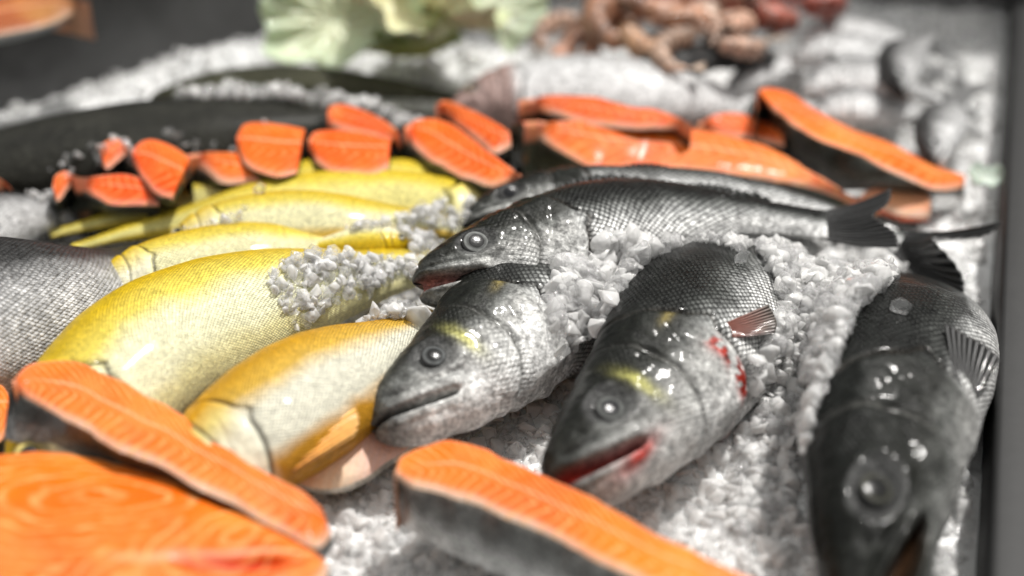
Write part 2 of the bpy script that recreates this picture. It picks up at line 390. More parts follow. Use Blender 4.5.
def fan(name, F, parent, base0, base1, tip0, tip1, mid=None, nrays=10, col=(.04, .04, .04), col2=None, curl=.0, notch=0.0, spiky=0.0):
    """a fin: base0-base1 in local (x, y, z), tips likewise; rays run base to tip"""
    nu, nv = 60, 22; b0, b1, t0, t1 = map(np.array, (base0, base1, tip0, tip1)); U, Vv = np.meshgrid(np.linspace(0, 1, nu), np.linspace(0, 1, nv), indexing='ij')
    B = b0+(b1-b0)*U[..., None]; Tp = t0+(t1-t0)*U[..., None]
    if mid is not None: Tp = Tp+np.array(mid)*(4*U*(1-U))[..., None]
    ln = 1-notch*np.exp(-((U-.5)/.22)**2)-spiky*(np.abs(np.sin(U*nrays*np.pi))**.7)*.5
    Q = B+(Tp-B)*(Vv*ln)[..., None]; sz = np.linalg.norm(t0-b0)
    Q[..., 1] += curl*sz*(Vv**2)+.02*sz*np.sin(U*nrays*2*np.pi)*Vv+.05*sz*fbm(np.stack([U*3, Vv*2, U*0], -1), 2)*Vv
    V = F.map(Q[..., 0], Q[..., 1], Q[..., 2]).reshape(-1, 3)
    c = np.array(col)*(1-Vv[..., None])+np.array(col2 if col2 is not None else col)*Vv[..., None]
    o = mk(name, V, gridf(nu, nv), fin_mat, parent, col=np.clip(c, 0, 1).reshape(-1, 3), uv=np.stack([U*nrays, Vv], -1).reshape(-1, 2), solid=False)
    md = o.modifiers.new("thickness", 'SOLIDIFY'); md.thickness = .0007
    return o
def dorsal(F, parent, u0, u1, h, lean=0.3, col=(.03, .03, .03), spiky=.3, nrays=9, lat=0.2):
    nu = 70; nv = 14; U, Vv = np.meshgrid(np.linspace(0, 1, nu), np.linspace(0, 1, nv), indexing='ij'); u = u0+(u1-u0)*U
    t, _, _ = F.prof(u); env = np.sin(np.pi*np.clip(U*.93+.07, 0, 1))**.6; ln = h*env*(1-spiky*np.abs(np.sin(U*nrays*np.pi))*.6)
    x = u*F.L+lean*ln*Vv; z = t-.002+ln*Vv; y = lat*ln*Vv**1.5+.0006*np.sin(U*nrays*2*np.pi)
    o = mk("dorsal_fin", F.map(x, y, z).reshape(-1, 3), gridf(nu, nv), fin_mat, parent, col=np.tile(np.array(col), (nu*nv, 1)), uv=np.stack([U*nrays, Vv], -1).reshape(-1, 2), solid=False)
    md = o.modifiers.new("thickness", 'SOLIDIFY'); md.thickness = .0008; return o
def tailfin(F, parent, ln, spread, col=(.05, .05, .05), col2=(.08, .08, .08), notch=.35, curl=.0):
    h = F.prof(np.array([1.0]))[0][0]
    return fan("tail_fin", F, parent, (F.L-.004, 0, h*.9), (F.L-.004, 0, -h*.9), (F.L+ln, 0, spread), (F.L+ln, 0, -spread), nrays=16, col=col, col2=col2, notch=notch, curl=curl)

def lerpc(t, stops):
    xs = [s[0] for s in stops]; cs = np.array([s[1] for s in stops], float)
    return np.stack([np.interp(t, xs, cs[:, k]) for k in range(3)], -1)
def blob(X, Z, cx, cz, rx, rz): return np.exp(-((X-cx)/rx)**2-((Z-cz)/rz)**2)[..., None]
def bass_col(dark=1.0, dk_=0.0, bt=0.0, yellow=0.0, red=0.0, white=1.0):
    white = min(white*1.15, 1.4)
    def fn(X, Z, t, nz, u):
        b = lerpc(t+bt, [(-1, (.62, .62, .61)), (-.4, (.56*white, .56*white, .55*white)), (-.1, (.34*white, .345*white, .34*white)), (.1, (.17/dark, .175/dark, .17/dark)), (.28, (.05, .053, .05)), (.42, (.015, .016, .015)), (1, (.007, .008, .007))])
        # head: dark crown, mottled silver cheek, pale jaw
        hd = lerpc(Z+.16*nz+dk_, [(-.4, (.60*white, .60*white, .59*white)), (-.2, (.46*white, .46*white, .45*white)), (-.06, (.27*white, .27*white, .26*white)), (.05, (.10*white, .103*white, .098*white)), (.12, (.022, .023, .020)), (.2, (.008, .009, .007)), (.5, (.006, .007, .006))])
        sn = sstep(.22, .02, X)[..., None]; hd = hd*(1-.75*sn)+np.array([.022, .023, .02])*.75*sn*(Z[..., None] > -.2)+hd*.75*sn*(Z[..., None] <= -.2)
        k = sstep(.88, 1.02, X)[..., None]; c = hd*(1-k)+b*k
        c = c*np.clip(1+1.0*nz[..., None]*(1-k), .3, 2)
        if yellow:
            g = np.clip(blob(X, Z, .525, .07, .028, .11)*yellow, 0, 1); c = c*(1-g)+np.array([.52, .50, .14])*g
            g = blob(X, Z, .90, .16, .05, .02)*yellow*.35; c = c*(1-g)+np.array([.55, .42, .10])*g
        if red:
            e = np.exp(-((X-(.90-.5*(Z+.08)**2))/.035)**2)*sstep(0, -.10, Z)*sstep(-.36, -.28, Z)*(fbm(np.stack([X*30, Z*30, X*0], -1), 2) > -.15)
            g = np.clip(e*red*1.3, 0, 1)[..., None]; c = c*(1-g)+np.array([.30, .03, .02])*g
            g = blob(X, Z, .30, -.15, .10, .035)*red; c = c*(1-g)+np.array([.36, .035, .025])*g
        return c
    return fn
def gold_col(top=(.64, .43, .008), mid=(.78, .64, .11), low=(.84, .80, .48), belly=(.72, .48, .08), w=0.0):
    def fn(X, Z, t, nz, u):
        b = lerpc(t+w, [(-1, belly), (-.8, belly), (-.6, low), (-.1, low), (.28, mid), (.72, top), (1, top)])
        hd = lerpc(t, [(-1, low), (-.3, (.75, .72, .55)), (.2, (.70, .58, .2)), (.6, top), (1, top)])
        k = sstep(.85, 1.0, X)[..., None]; return (hd*(1-k)+b*k)*(1+.22*nz[..., None])
    return fn
def dark_col(lo=.25, hi=.02, tint=(1, 1, 1), m=.1):
    def fn(X, Z, t, nz, u):
        return lerpc(t, [(-1, (lo*1.5,)*3), (-.3, (lo,)*3), (m+.2, (hi*2,)*3), (.7, (hi,)*3), (1, (hi,)*3)])*np.array(tint)*(1+.5*nz[..., None])
    return fn

def make_fish(name, F, label, cat, mat, colfn, group=None, mouth=0., head=True, eyekw=None, ns=300, nt=150, fins=(), **kw):
    r = thing(name, F.base-np.array([0, 0, F.w.max()]), label, cat, group)
    body(F, r, mat, colfn, ns, nt, mouth, head, **kw)
    if head:
        eye(F, r, **(eyekw or {}))
    for fn in fins: fn(F, r)
    return r
def pect(X=1.03, Zn=-.10, ln=.06, ang=-20, wid=.022, spread=.5, out=.4, col=(.05, .05, .045), col2=(.09, .085, .08), nr=9):
    def f(F, r):
        HL = F.HL; asp = F.hh*.92/(HL*.45); cx, cz = X*HL, Zn*HL*asp; a = math.radians(ang); d = np.array([math.cos(a), math.sin(a)]); n = np.array([-d[1], d[0]])
        yb = lambda x, z: float(F.flank(np.array(x), np.array(z)))
        p = np.array([cx, cz]); b0 = p+n*wid/2*.7; b1 = p-n*wid/2*.7; t0 = p+d*ln+n*wid*(1+spread)/2; t1 = p+d*ln*.75-n*wid*(1+spread)/2
        fan("pectoral_fin", F, r, (b0[0], yb(*b0)-.001, b0[1]), (b1[0], yb(*b1)-.001, b1[1]), (t0[0], yb(*p)+out*ln, t0[1]), (t1[0], yb(*p)+out*ln*.7, t1[1]), mid=(d[0]*ln*.1, 0, d[1]*ln*.1), nrays=nr, col=col, col2=col2)
    return f
D_ = lambda *a, **k: (lambda F, r: dorsal(F, r, *a, **{'col': (.010, .011, .010), **k}))
T_ = lambda *a, **k: (lambda F, r: tailfin(F, r, *a, **k))

G = 'sea bass laid on the ice'
# bass behind, only its eye, crown and far tail in view
F0 = Fish([(464, 228, .040), (505, 210, .046), (560, 201, .048), (640, 207, .046), (720, 208, .042), (800, 216, .034), (868, 230, .025), (900, 244, .020)], .028, .30, roll=34)
make_fish("sea_bass", F0, "sea bass behind the open-mouthed one, small eye above the other's back", "fish", bass_skin, bass_col(1.0, white=1.4, bt=-.55), G, eyekw=dict(r=.075, iris=(.08, .08, .08), pupil=(.01, .01, .012)),
          fins=(D_(.34, .5, .006, spiky=.2), T_(.050, .030, notch=.6, curl=.45, col=(.012, .012, .012), col2=(.02, .02, .02))))
F1 = Fish([(414, 288, .056), (455, 276, .059), (505, 260, .060), (565, 246, .057), (630, 234, .052), (700, 225, .049), (770, 222, .046), (826, 226, .044)], .040, .37, roll=(30, 18))
make_fish("sea_bass", F1, "dark sea bass with open pink-lipped mouth and ringed silver eye", "fish", bass_skin, bass_col(.9, .02, white=1.1), G, mouth=.20, mcol=(.30, .11, .09),
          eyekw=dict(r=.078, iris=(.17, .175, .17), pupil=(.03, .03, .03)), fins=(D_(.40, .66, .010, spiky=.25), D_(.70, .86, .008, spiky=.1), T_(.040, .025, notch=.3, curl=.25, col=(.012, .012, .012), col2=(.02, .02, .02))))
F2 = Fish([(372, 430, .034), (420, 404, .038), (472, 369, .041), (520, 330, .038), (565, 292, .033), (615, 254, .028), (665, 222, .024)], .049, .38, roll=(22, 15))
make_fish("sea_bass", F2, "sea bass with closed pale jaw, yellow-green patch behind its dull eye, snout over pink fillet", "fish", bass_skin, bass_col(.9, -.03, yellow=.75, white=1.2), G,
          eyekw=dict(r=.058, iris=(.10, .105, .105), pupil=(.012, .012, .012)), fins=(D_(.70, .95, .018, spiky=.1), pect(1.10, -.12, .035, -10, .02, out=.2)))
F3 = Fish([(550, 492, .030), (594, 462, .036), (640, 420, .040), (684, 368, .042), (722, 316, .038), (762, 270, .032), (812, 230, .026)], .053, .36, roll=(20, 18))
make_fish("sea_bass", F3, "sea bass with blood-red gill edge and red lip beside the crushed ice mound", "fish", bass_skin, bass_col(1.1, .05, bt=.06, yellow=.7, red=1, white=1.05), G, mouth=.10, mcol=(.4, .03, .02),
          eyekw=dict(X=.36, Zn=.085, r=.062, iris=(.11, .115, .11), pupil=(.012, .012, .014)), fins=(D_(.70, .97, .020, lean=.5, spiky=.15, lat=1.0), pect(1.05, -.10, .027, -40, .013, out=.25, col=(.20, .05, .03), col2=(.08, .07, .06)), T_(.03, .03, col=(.012, .012, .012), col2=(.02, .02, .02))))
F4 = Fish([(866, 630, .026), (872, 575, .034), (882, 505, .042), (894, 430, .044), (908, 376, .042), (920, 345, .030), (927, 325, .0), (930, 312, -.05), (932, 304, -.10)], .052, .265, roll=(18, 12), ws=1.1)
make_fish("sea_bass", F4, "sea bass lying head down against the counter's side rail, mouth gaping dark", "fish", bass_skin, bass_col(2.8, .20, bt=.30, white=1.0), G, mouth=.28, mcol=(.04, .02, .01),
          eyekw=dict(r=.058, iris=(.05, .05, .04), pupil=(.012, .012, .012)), fins=(pect(1.00, -.22, .035, 8, .02, out=.25, col=(.03, .03, .03), col2=(.05, .05, .05)),))

# golden fish
GG = 'golden fish in a row on the ice'
gold = gold_col(); gold_far = gold_col(top=(.68, .48, .01), low=(.84, .76, .28), belly=(.66, .48, .04), mid=(.80, .64, .08))
def gfish(pts, hh, label, hf=.22, col=gold, roll=18, group=GG, **kw):
    F = Fish(pts, hh, hf, kw.pop('shape', 'trout'), roll, flip=kw.pop('flip', False)); return F, make_fish("golden_trout", F, label, "fish", trout_skin, col, group, ns=kw.pop('ns', 220), nt=110, lumps=.0008, folds=0., **kw)
ek = dict(r=.10, iris=(.62, .52, .18), pupil=(.02, .02, .02), rim=(.3, .2, .05))
gfish([(50, 234, .016), (105, 221, .020), (170, 208, .020), (230, 200, .024), (300, 195, .027), (380, 193, .027), (470, 207, .018), (540, 222, .01)][::-1], .029, "long golden fish farthest back in its row, touching the salmon slices", eyekw=ek, ns=160, flip=True, col=gold_far, shape='taper')
gfish([(72, 248, .020), (125, 234, .025), (190, 222, .026), (260, 210, .032), (340, 205, .034), (420, 208, .032), (490, 220, .024), (550, 236, .012)][::-1], .027, "second golden fish of the row, its head end under the dark bass's nose", eyekw=ek, ns=160, flip=True, col=gold_far, shape='taper')
gfish([(160, 258, .030), (210, 240, .036), (280, 228, .040), (360, 224, .040), (425, 224, .036), (455, 228, .030)], .027, "golden fish with bright white flank and ice crumbs along its top", eyekw=ek, ns=160)
gfish([(84, 304, .030), (130, 284, .036), (190, 268, .038), (260, 255, .038), (330, 250, .034), (400, 250, .030)], .026, "golden fish tucked behind the largest one, its small closed eye at the snout", eyekw=dict(r=.09, iris=(.55, .45, .08), pupil=(.30, .22, .02), rim=(.3, .22, .03)), ns=200)
gfish([(20, 530, .018), (52, 470, .030), (96, 408, .041), (150, 356, .047), (215, 322, .048), (290, 295, .046), (370, 276, .038), (440, 258, .030)], .042, "largest golden fish with fine net of scales, head under the front salmon slice", .24,
      gold_col(top=(.62, .42, .008), mid=(.80, .66, .12), low=(.88, .86, .58), belly=(.86, .80, .42)), roll=20, eyekw=ek, ns=320)
FY2, _ = gfish([(150, 525, .024), (205, 473, .036), (262, 430, .043), (310, 398, .044), (355, 370, .042), (400, 343, .036), (440, 320, .030)], .036, "short golden fish with an orange back and white flank, gill open beside the salmon", .27,
      gold_col(top=(.58, .30, .008), mid=(.70, .44, .07), low=(.78, .76, .62), belly=(.62, .30, .02)), roll=20, ns=280, mouth=0,
      eyekw=dict(r=.10, iris=(.6, .5, .3), pupil=(.05, .04, .03)), fins=(pect(1.05, -.36, .040, -6, .012, out=.05, col=(.72, .30, .05), col2=(.75, .42, .12), nr=7),))
# small one whose head points the other way
Fs = Fish([(412, 240, .044), (390, 241, .044), (350, 244, .042), (300, 248, .038)], .012, .25, 'trout', -10)
make_fish("golden_trout", Fs, "slim golden fish pointing the other way, white-ringed black eye poking out of the ice", "fish", trout_skin, gold, GG, ns=120, nt=60,
          eyekw=dict(r=.13, iris=(.75, .75, .7), pupil=(.01, .01, .01), rim=(.5, .42, .2)))

# big fish at the left and dark ones behind
GD = 'whole salmon lying beyond the slices'
def big(pts, hh, label, col, roll=15, kind='trout', name="whole_salmon", mat=silver_skin, group=None, head=False, **kw):
    F = Fish(pts, hh, kw.pop('hf', .22), kind, roll, kw.pop('ws', 1.0)); return make_fish(name, F, label, "fish", mat, col, group, ns=kw.pop('ns', 140), nt=80, head=head, **kw)
big([(-420, 420, .05), (-200, 370, .055), (-60, 330, .055), (40, 303, .048), (110, 280, .03), (160, 262, .012)], .056, "large dark-backed silver fish entering at the edge beside the golden fish", dark_col(.40, .02, m=0), 25, ws=1.1)
big([(-300, 300, .03), (-140, 260, .035), (-40, 232, .035), (20, 216, .03), (80, 208, .012)], .036, "smaller grey fish behind the large dark-backed one, its flank rubbed pale", dark_col(.45, .03, m=.35), 20)
big([(-120, 196, .03), (20, 168, .032), (140, 146, .034), (260, 131, .034), (380, 126, .028), (480, 128, .02)], .040, "black-backed whole salmon lying behind the row of small salmon slices", dark_col(.02, .012, (1, 1, .8), m=-.1), 10, group=GD)
big([(150, 98, .035), (240, 86, .04), (330, 84, .04), (420, 92, .03), (470, 100, .02)], .018, "thin olive-dark whole salmon half covered by the ice ridge", dark_col(.05, .02, (1, 1, .6), m=-.2), 10, group=GD)

big([(448, 116, .03), (500, 102, .035), (580, 95, .04), (660, 98, .04), (730, 108, .03), (800, 118, .02)], .036, "big pale silver fish with a rusty gill lying behind the salmon fillets", 
    lambda X, Z, t, nz, u: (lerpc(t, [(-1, (.7,)*3), (.2, (.66, .66, .66)), (.8, (.30, .30, .30)), (1, (.12, .12, .12))])*(1-sstep(1.0, .8, X)[..., None]*.7)+np.array([.30, .12, .08])*sstep(1.0, .8, X)[..., None]*.6)*(1+.3*nz[..., None]), 20, name="silver_fish", head=True, ns=160, eyekw=dict(iris=(.4, .3, .2)))
GS = 'small silver fish heaped at the back'
sl = dark_col(.6, .14, m=.4)
def sfish(pts, label, hh=.020, col=sl, name="silver_bream", roll=15, **kw): return big(pts, hh, label, col, roll, 'bass', name, silver_skin, kw.pop('group', GS), True, ns=110, hf=.27, **kw)
tf = (T_(.03, .018, col=(.2, .2, .2), col2=(.25, .25, .25)),)
sfish([(790, 62, .05), (830, 52, .06), (880, 56, .055), (925, 70, .04)], "silver fish on top of the heap, nose towards the prawns", fins=tf)
sfish([(800, 92, .045), (845, 82, .05), (895, 86, .05), (940, 98, .04)], "silver fish across the middle of the heap with a bright flank", fins=tf, hh=.022)
sfish([(810, 118, .035), (850, 110, .04), (900, 112, .035), (940, 118, .03)], "silver fish lowest at the front of the heap", fins=tf)
sfish([(905, 95, .06), (900, 72, .06), (912, 50, .05), (930, 36, .04)], "silver fish standing crosswise with a dark head at the heap's middle", fins=tf, col=dark_col(.4, .03, m=.5))
sfish([(935, 165, .03), (938, 140, .035), (950, 115, .03), (965, 92, .03)], "silver fish lying lengthwise beside the side rail", fins=tf, col=dark_col(.5, .05, m=.4))
sfish([(730, 90, .03), (770, 74, .035), (820, 70, .035), (860, 74, .03)], "silver fish at the near corner of the heap beside the dark ones", fins=tf)
sfish([(800, 40, .04), (840, 34, .045), (890, 40, .04), (930, 50, .03)], "silver fish at the far rim of the heap by the back wall", fins=tf)
dk = dark_col(.05, .015, m=.2)
sfish([(640, 66, .05), (670, 62, .055), (700, 60, .055), (725, 64, .05)], "black-backed small fish in front of the prawns", col=dk, name="mackerel", group='dark small fish', hh=.024)
sfish([(700, 56, .05), (725, 50, .055), (750, 52, .055), (775, 58, .05)], "dark small fish between the prawns and the silver heap", col=dk, name="mackerel", group='dark small fish', hh=.022)

# ------------------------------------------------------------------ salmon pieces
OR = (.74, .115, .006)
def steak(name, B, A, Cc, label, cat="salmon slice", group=None, style='fillet', spacing=.0062, orange=OR, skincol=(.045, .05, .045), dome=.002, ends=0.02, pale=.5, n=150, skin2=None, red=None, lines=.9, centers=None, capd=.012, capskin=False):
    """B far edge, A near edge of the cut face, Cc foot of the skin below A; each a list of (px, py, z)"""
    b, lb = resample(PL(B), n); a, la = resample(PL(A), n); c, _ = resample(PL(Cc), n)
    jit = lambda q: np.stack([fbm(q*70+1, 2), fbm(q*70+8, 2), fbm(q*50+5, 2)*.4], -1)*.0026*min(1, lb/.12)
    b = b+jit(b); a = a+jit(a); c = c+jit(c)
    root = thing(name, (a[n//2]+b[n//2])/2*np.array([1, 1, 0])+np.array([0, 0, c[:, 2].min()]), label, cat, group)
    nt = 60; t = np.linspace(0, 1, nt); U, T = np.meshgrid(np.linspace(0, 1, n), t, indexing='ij')
    top = b[:, None]*(1-T[..., None])+a[:, None]*T[..., None]
    wid = np.linalg.norm(a-b, axis=1)[:, None]; prof = (4*T*(1-T))**.8
    nzf = fbm(top*22+3.1, 3)
    top[..., 2] += dome*prof*np.clip(wid/.05, 0, 1)+.0022*nzf*np.minimum(1, 6*T*(1-T)+.15)*np.clip(wid/.03, 0, 1)
    rim = np.minimum(T, 1-T)*wid; top[..., 2] -= .0008*np.exp(-(rim/.0010)**2)
    # colours
    Ltot = (la+lb)/2; xm = U*Ltot; ym = (T-.5)*wid
    base = np.ones((n, nt, 3))*np.array(orange); base *= (1+.34*fbm(top*30+9, 3))[..., None]; base[..., 1] *= 1+.5*fbm(top*20+60, 2); base = base+np.clip(fbm(top*26+21, 3), 0, 1)[..., None]*np.array([.12, .17, .05]); base = base*(1-np.clip(fbm(top*18+40, 2), 0, 1)[..., None]*np.array([.1, .40, .5]))
    if style == 'fillet':
        ph = (xm+.9*np.abs(ym-.1*wid)+.014*fbm(top*18, 2))/spacing
        mid = np.exp(-((T-.42-.05*np.sin(U*5))/.018)**2)*sstep(.05, .2, U)
        base = base*(1-.55*mid[..., None])+np.array([.9, .55, .35])*.55*mid[..., None]
    else:
        ph = None
        for cu, ctt, st in centers or [(.3, .45, 1.6), (.72, .5, 1.6)]:
            ci = int(cu*(n-1)); p0 = b[ci]*(1-ctt)+a[ci]*ctt; tx = a[min(ci+9, n-1)]-a[max(ci-9, 0)]; tx = tx/np.linalg.norm(tx)
            d = top-p0; al = d@tx; pr = np.linalg.norm(d-al[..., None]*tx, axis=-1); dd = np.sqrt((al/st)**2+pr**2)
            ph = dd if ph is None else np.minimum(ph, dd)
        ph = (ph+.022*fbm(top*15+5, 2)+.004*fbm(top*60, 2))/spacing
        seam = np.exp(-((T-.5-.07*np.sin(U*4))/.02)**2)*sstep(.35, .5, U)
        base = base*(1-.5*seam[..., None])+np.array([.92, .60, .42])*.5*seam[..., None]
    e = np.exp(-(((1-T)*wid)/.0035)**2)[..., None]*pale*(.5+.5*sstep(-.3, .3, nzf))[..., None]; base = base*(1-e)+np.array([.80, .66, .52])*e
    e = np.exp(-((T*wid)/.002)**2)[..., None]*pale*.5; base = base*(1-e)+np.array([.80, .60, .45])*e
    if red is not None:
        cu, ctt, ru, rt = red; g = np.clip(1.6*np.exp(-(((U-cu)/ru)**2+((T-ctt-(U-cu)*.1)/rt)**2)**1.5), 0, 1)[..., None]; base = base*(1-g)+np.array([.55, .045, .015])*g; top[..., 2] -= .005*g[..., 0]
    # B side wall down to the foot
    ndn = 10; bb = b.copy(); foot = bb.copy(); foot[:, 2] = np.minimum(bb[:, 2]-.004, c[:, 2])
    S = np.linspace(0, 1, ndn)[None, :, None]; wall = top[:, :1]*(1-S)+foot[:, None]*S
    ftop = np.concatenate([wall[:, :0:-1], top], 1); m2 = ftop.shape[1]
    colr = np.concatenate([np.repeat(base[:, :1], ndn-1, 1), base], 1); phr = np.concatenate([np.repeat(ph[:, :1], ndn-1, 1), ph], 1)
    lnr = np.full((n, m2), lines)
    # end caps: extra rows sinking to the foot
    def cap(row, cl, p, ci):
        r2 = row.copy(); r2[:, 2] = np.minimum(row[:, 2]-.002, max(c[ci, 2], row[:, 2].max()-capd)); r2 = r2+(r2.mean(0)-r2)*.15
        mids = [row*(1-k)+r2*k for k in (0.15, .5, 1)]; return mids
    c0 = cap(ftop[0], colr[0], phr[0], 0); c1 = cap(ftop[-1], colr[-1], phr[-1], n-1)
    FT = np.concatenate([np.array(c0[::-1]), ftop, np.array(c1)], 0); CR = np.concatenate([np.repeat(colr[:1], 3, 0), colr, np.repeat(colr[-1:], 3, 0)], 0)
    PR = np.concatenate([np.repeat(phr[:1], 3, 0), phr, np.repeat(phr[-1:], 3, 0)], 0); LR = np.full(PR.shape, lines)
    if capskin: CR[:3] = np.array(skincol)*1.3; LR[:3] = 0; CR[3:, :7] = np.array(skincol)*1.3; LR[:, :7] = 0; CR[-2:] = np.array(skincol)*1.3; LR[-2:] = 0
    mk("flesh", FT.reshape(-1, 3), gridf(n+6, m2), flesh, root, col=np.clip(CR, 0, 1).reshape(-1, 3), attr={"ph": PR.ravel(), "ln": LR.ravel()})
    # skin from A bulging down to C and under
    ns_ = 26; S = np.linspace(0, 1, ns_)[None, :, None]; sk = top[:, -1:]*(1-S)+c[:, None]*S
    out = (a-b); out[:, 2] = 0; out /= np.maximum(np.linalg.norm(out, axis=1), 1e-6)[:, None]
    hgt = np.linalg.norm(a-c, axis=1)[:, None]; sk = sk+out[:, None]*(np.sin(S*np.pi)*.12*hgt[..., None])
    und = c[:, None]*(1-S[:, 1:])+foot[:, None]*S[:, 1:]; SK = np.concatenate([sk, und], 1)
    q = np.concatenate([S[0, :, 0], np.ones(ns_-1)]); s1 = np.array(skincol); s2 = np.array(skin2 if skin2 is not None else s1*3.2)
    cc = s1+(s2-s1)*(sstep(.25, 1, q)[None, :, None])*np.ones((n, 1, 1)); cc = cc*(1+.4*fbm(SK*35, 3))[..., None]
    pe = np.exp(-((q-0)/.05)**2)[None, :, None]*.45; cc = cc*(1-pe)+np.array([.55, .5, .42])*pe
    SK2 = np.concatenate([SK[:1]+(SK[:1].mean(1, keepdims=True)-SK[:1])*.97, SK, SK[-1:]+(SK[-1:].mean(1, keepdims=True)-SK[-1:])*.97], 0)
    cc = np.concatenate([cc[:1], cc, cc[-1:]], 0)
    mk("skin", SK2.reshape(-1, 3), gridf(n+2, SK.shape[1]), salmon_skin, root, col=np.clip(cc, 0, 1).reshape(-1, 3))
    return root
def zz(l, z, z2=None):
    z2 = z if z2 is None else z2; k = len(l)-1
    return [(a, b, z+(z2-z)*i/k) for i, (a, b) in enumerate(l)]
GF = 'salmon pieces at the front'
OF = (.74, .135, .004)
steak("salmon_steak", zz([(12, 380), (30, 364), (72, 361), (120, 379), (150, 397), (180, 413), (215, 438), (260, 468), (298, 488), (320, 505)], .080, .045),
      zz([(10, 384), (30, 400), (75, 423), (120, 449), (165, 469), (200, 489), (240, 508), (280, 530), (316, 548), (330, 535)], .074, .035),
      zz([(4, 440), (45, 449), (85, 457), (130, 470), (175, 486), (205, 500), (245, 520), (280, 540), (316, 556), (332, 545)], .050, .012),
      "long orange salmon piece with broad black skin, lying over the largest golden fish's head", group=GF, style='fillet', orange=OF, pale=.9, spacing=.0058, skincol=(.04, .043, .04), skin2=(.34, .35, .35))
steak("salmon_steak", zz([(-60, 470), (0, 454), (50, 450), (100, 458), (160, 473), (200, 492), (260, 522), (300, 542), (322, 560)], .058, .034),
      zz([(-60, 640), (0, 660), (60, 670), (120, 668), (180, 655), (240, 632), (290, 605), (318, 585), (328, 570)], .050, .032),
      zz([(-60, 700), (0, 720), (60, 730), (120, 728), (180, 712), (240, 688), (290, 650), (318, 622), (330, 600)], .020, .010),
      "broad orange salmon steak with ring-shaped pale grain and a dark red slit", group=GF, style='steak', orange=OF, pale=.9, spacing=.0062, centers=[(.34, .30, 2.2), (.74, .34, 2.6)], red=(.72, .60, .15, .045), dome=.007)
steak("salmon_steak", zz([(394, 474), (402, 456), (420, 445), (446, 439), (480, 447), (520, 464), (560, 483), (600, 499), (650, 528), (700, 554), (750, 578)], .052, .046),
      zz([(394, 477), (412, 484), (440, 493), (470, 503), (512, 520), (562, 540), (610, 566), (650, 586), (690, 600), (730, 606), (765, 600)], .048, .044),
      zz([(398, 522), (415, 536), (440, 548), (470, 562), (512, 582), (562, 606), (610, 632), (650, 650), (690, 660), (730, 660), (765, 650)], .018, .012),
      "orange salmon piece with mottled grey skin lying apart on the ice before the bass heads", group=GF, style='fillet', orange=OF, pale=.9, spacing=.0065, skincol=(.12, .125, .12), skin2=(.62, .63, .62))
steak("salmon_steak", zz([(-40, 392), (-20, 384), (0, 384), (8, 392)], .045), zz([(-40, 440), (-20, 444), (0, 440), (10, 425)], .040), zz([(-40, 470), (-20, 474), (0, 465), (10, 445)], .015),
      "sliver of orange salmon at the edge beside the black skin", group=GF, orange=OF)
# pale pink opened fillet under the snout
steak("fish_fillet", zz([(277, 464), (300, 441), (330, 424), (362, 410), (405, 400), (425, 404)], .026, .024), zz([(277, 470), (300, 484), (330, 489), (362, 479), (388, 460), (415, 440), (428, 420)], .018, .016), zz([(278, 474), (300, 489), (330, 494), (363, 485), (390, 466), (417, 446), (430, 424)], .008),
      "pale pink fillet lying under the bass's closed jaw", "fish fillet", orange=(.78, .52, .42), skincol=(.55, .5, .42), skin2=(.5, .48, .4), lines=.35, pale=.4, dome=.010, spacing=.006)

GB = 'salmon slices in a row behind the golden fish'
OB = (.80, .105, .002)
def bs(B, A, Cc, label, zb=.05, th=.026, zb2=None, name="salmon_slice", group=GB, **kw):
    th *= 1.25; kw.setdefault('capskin', True); kw.setdefault('orange', OB); kw.setdefault('n', 90); kw.setdefault('skincol', (.022, .025, .02)); kw.setdefault('skin2', (.05, .055, .045)); kw.setdefault('spacing', .008); kw.setdefault('pale', .7); kw.setdefault('lines', .6)
    zb2 = zb if zb2 is None else zb2; steak(name, zz(B, zb+.006, zb2+.004), zz(A, zb-.004, zb2-.003), zz(Cc, zb-.004-th, max(.004, zb2-.008-th*(zb2 < zb)*.2) if zb2 < zb else zb-.004-th), label, "salmon slice", group, **kw)
bs([(0, 178), (-10, 172), (-25, 172)][::-1], [(-25, 186), (-5, 188), (12, 188)], [(-25, 196), (-5, 198), (10, 196)], "scrap of orange salmon at the edge beyond the grey fish")
bs([(100, 150), (104, 142), (115, 138), (128, 143)], [(101, 160), (106, 168), (118, 160), (130, 150)], [(108, 176), (114, 180), (122, 176), (132, 166)], "small pale-rimmed salmon end piece farthest along the row's thin end", zb=.055, pale=1.0)
bs([(132, 150), (142, 141), (156, 139), (176, 147), (190, 157)], [(132, 160), (140, 174), (150, 186), (160, 194), (172, 198)], [(122, 176), (132, 188), (146, 198), (158, 204), (170, 206)], "salmon slice standing behind the pale-ended one, cream rim at its outer edge", zb=.056)
bs([(52, 184), (56, 174), (66, 170), (74, 176)], [(52, 194), (58, 200), (66, 190), (74, 182)], [(54, 214), (58, 218), (66, 212), (76, 200)], "pale rounded salmon end piece at the row's very start", zb=.045, pale=1.0)
bs([(72, 174), (84, 176), (104, 174), (130, 174), (156, 184)], [(73, 182), (86, 190), (100, 198), (114, 204), (160, 204)], [(54, 218), (66, 222), (86, 220), (110, 212), (158, 212)], "flat orange salmon slice resting against the golden fish's tail end", zb=.045)
bs([(188, 154), (208, 151), (234, 152), (262, 158), (288, 168)], [(187, 160), (204, 170), (222, 182), (250, 182), (286, 178)], [(164, 200), (182, 204), (206, 200), (245, 196), (285, 192)], "salmon slice with a black triangular skin side, third from the thin end", zb=.048)
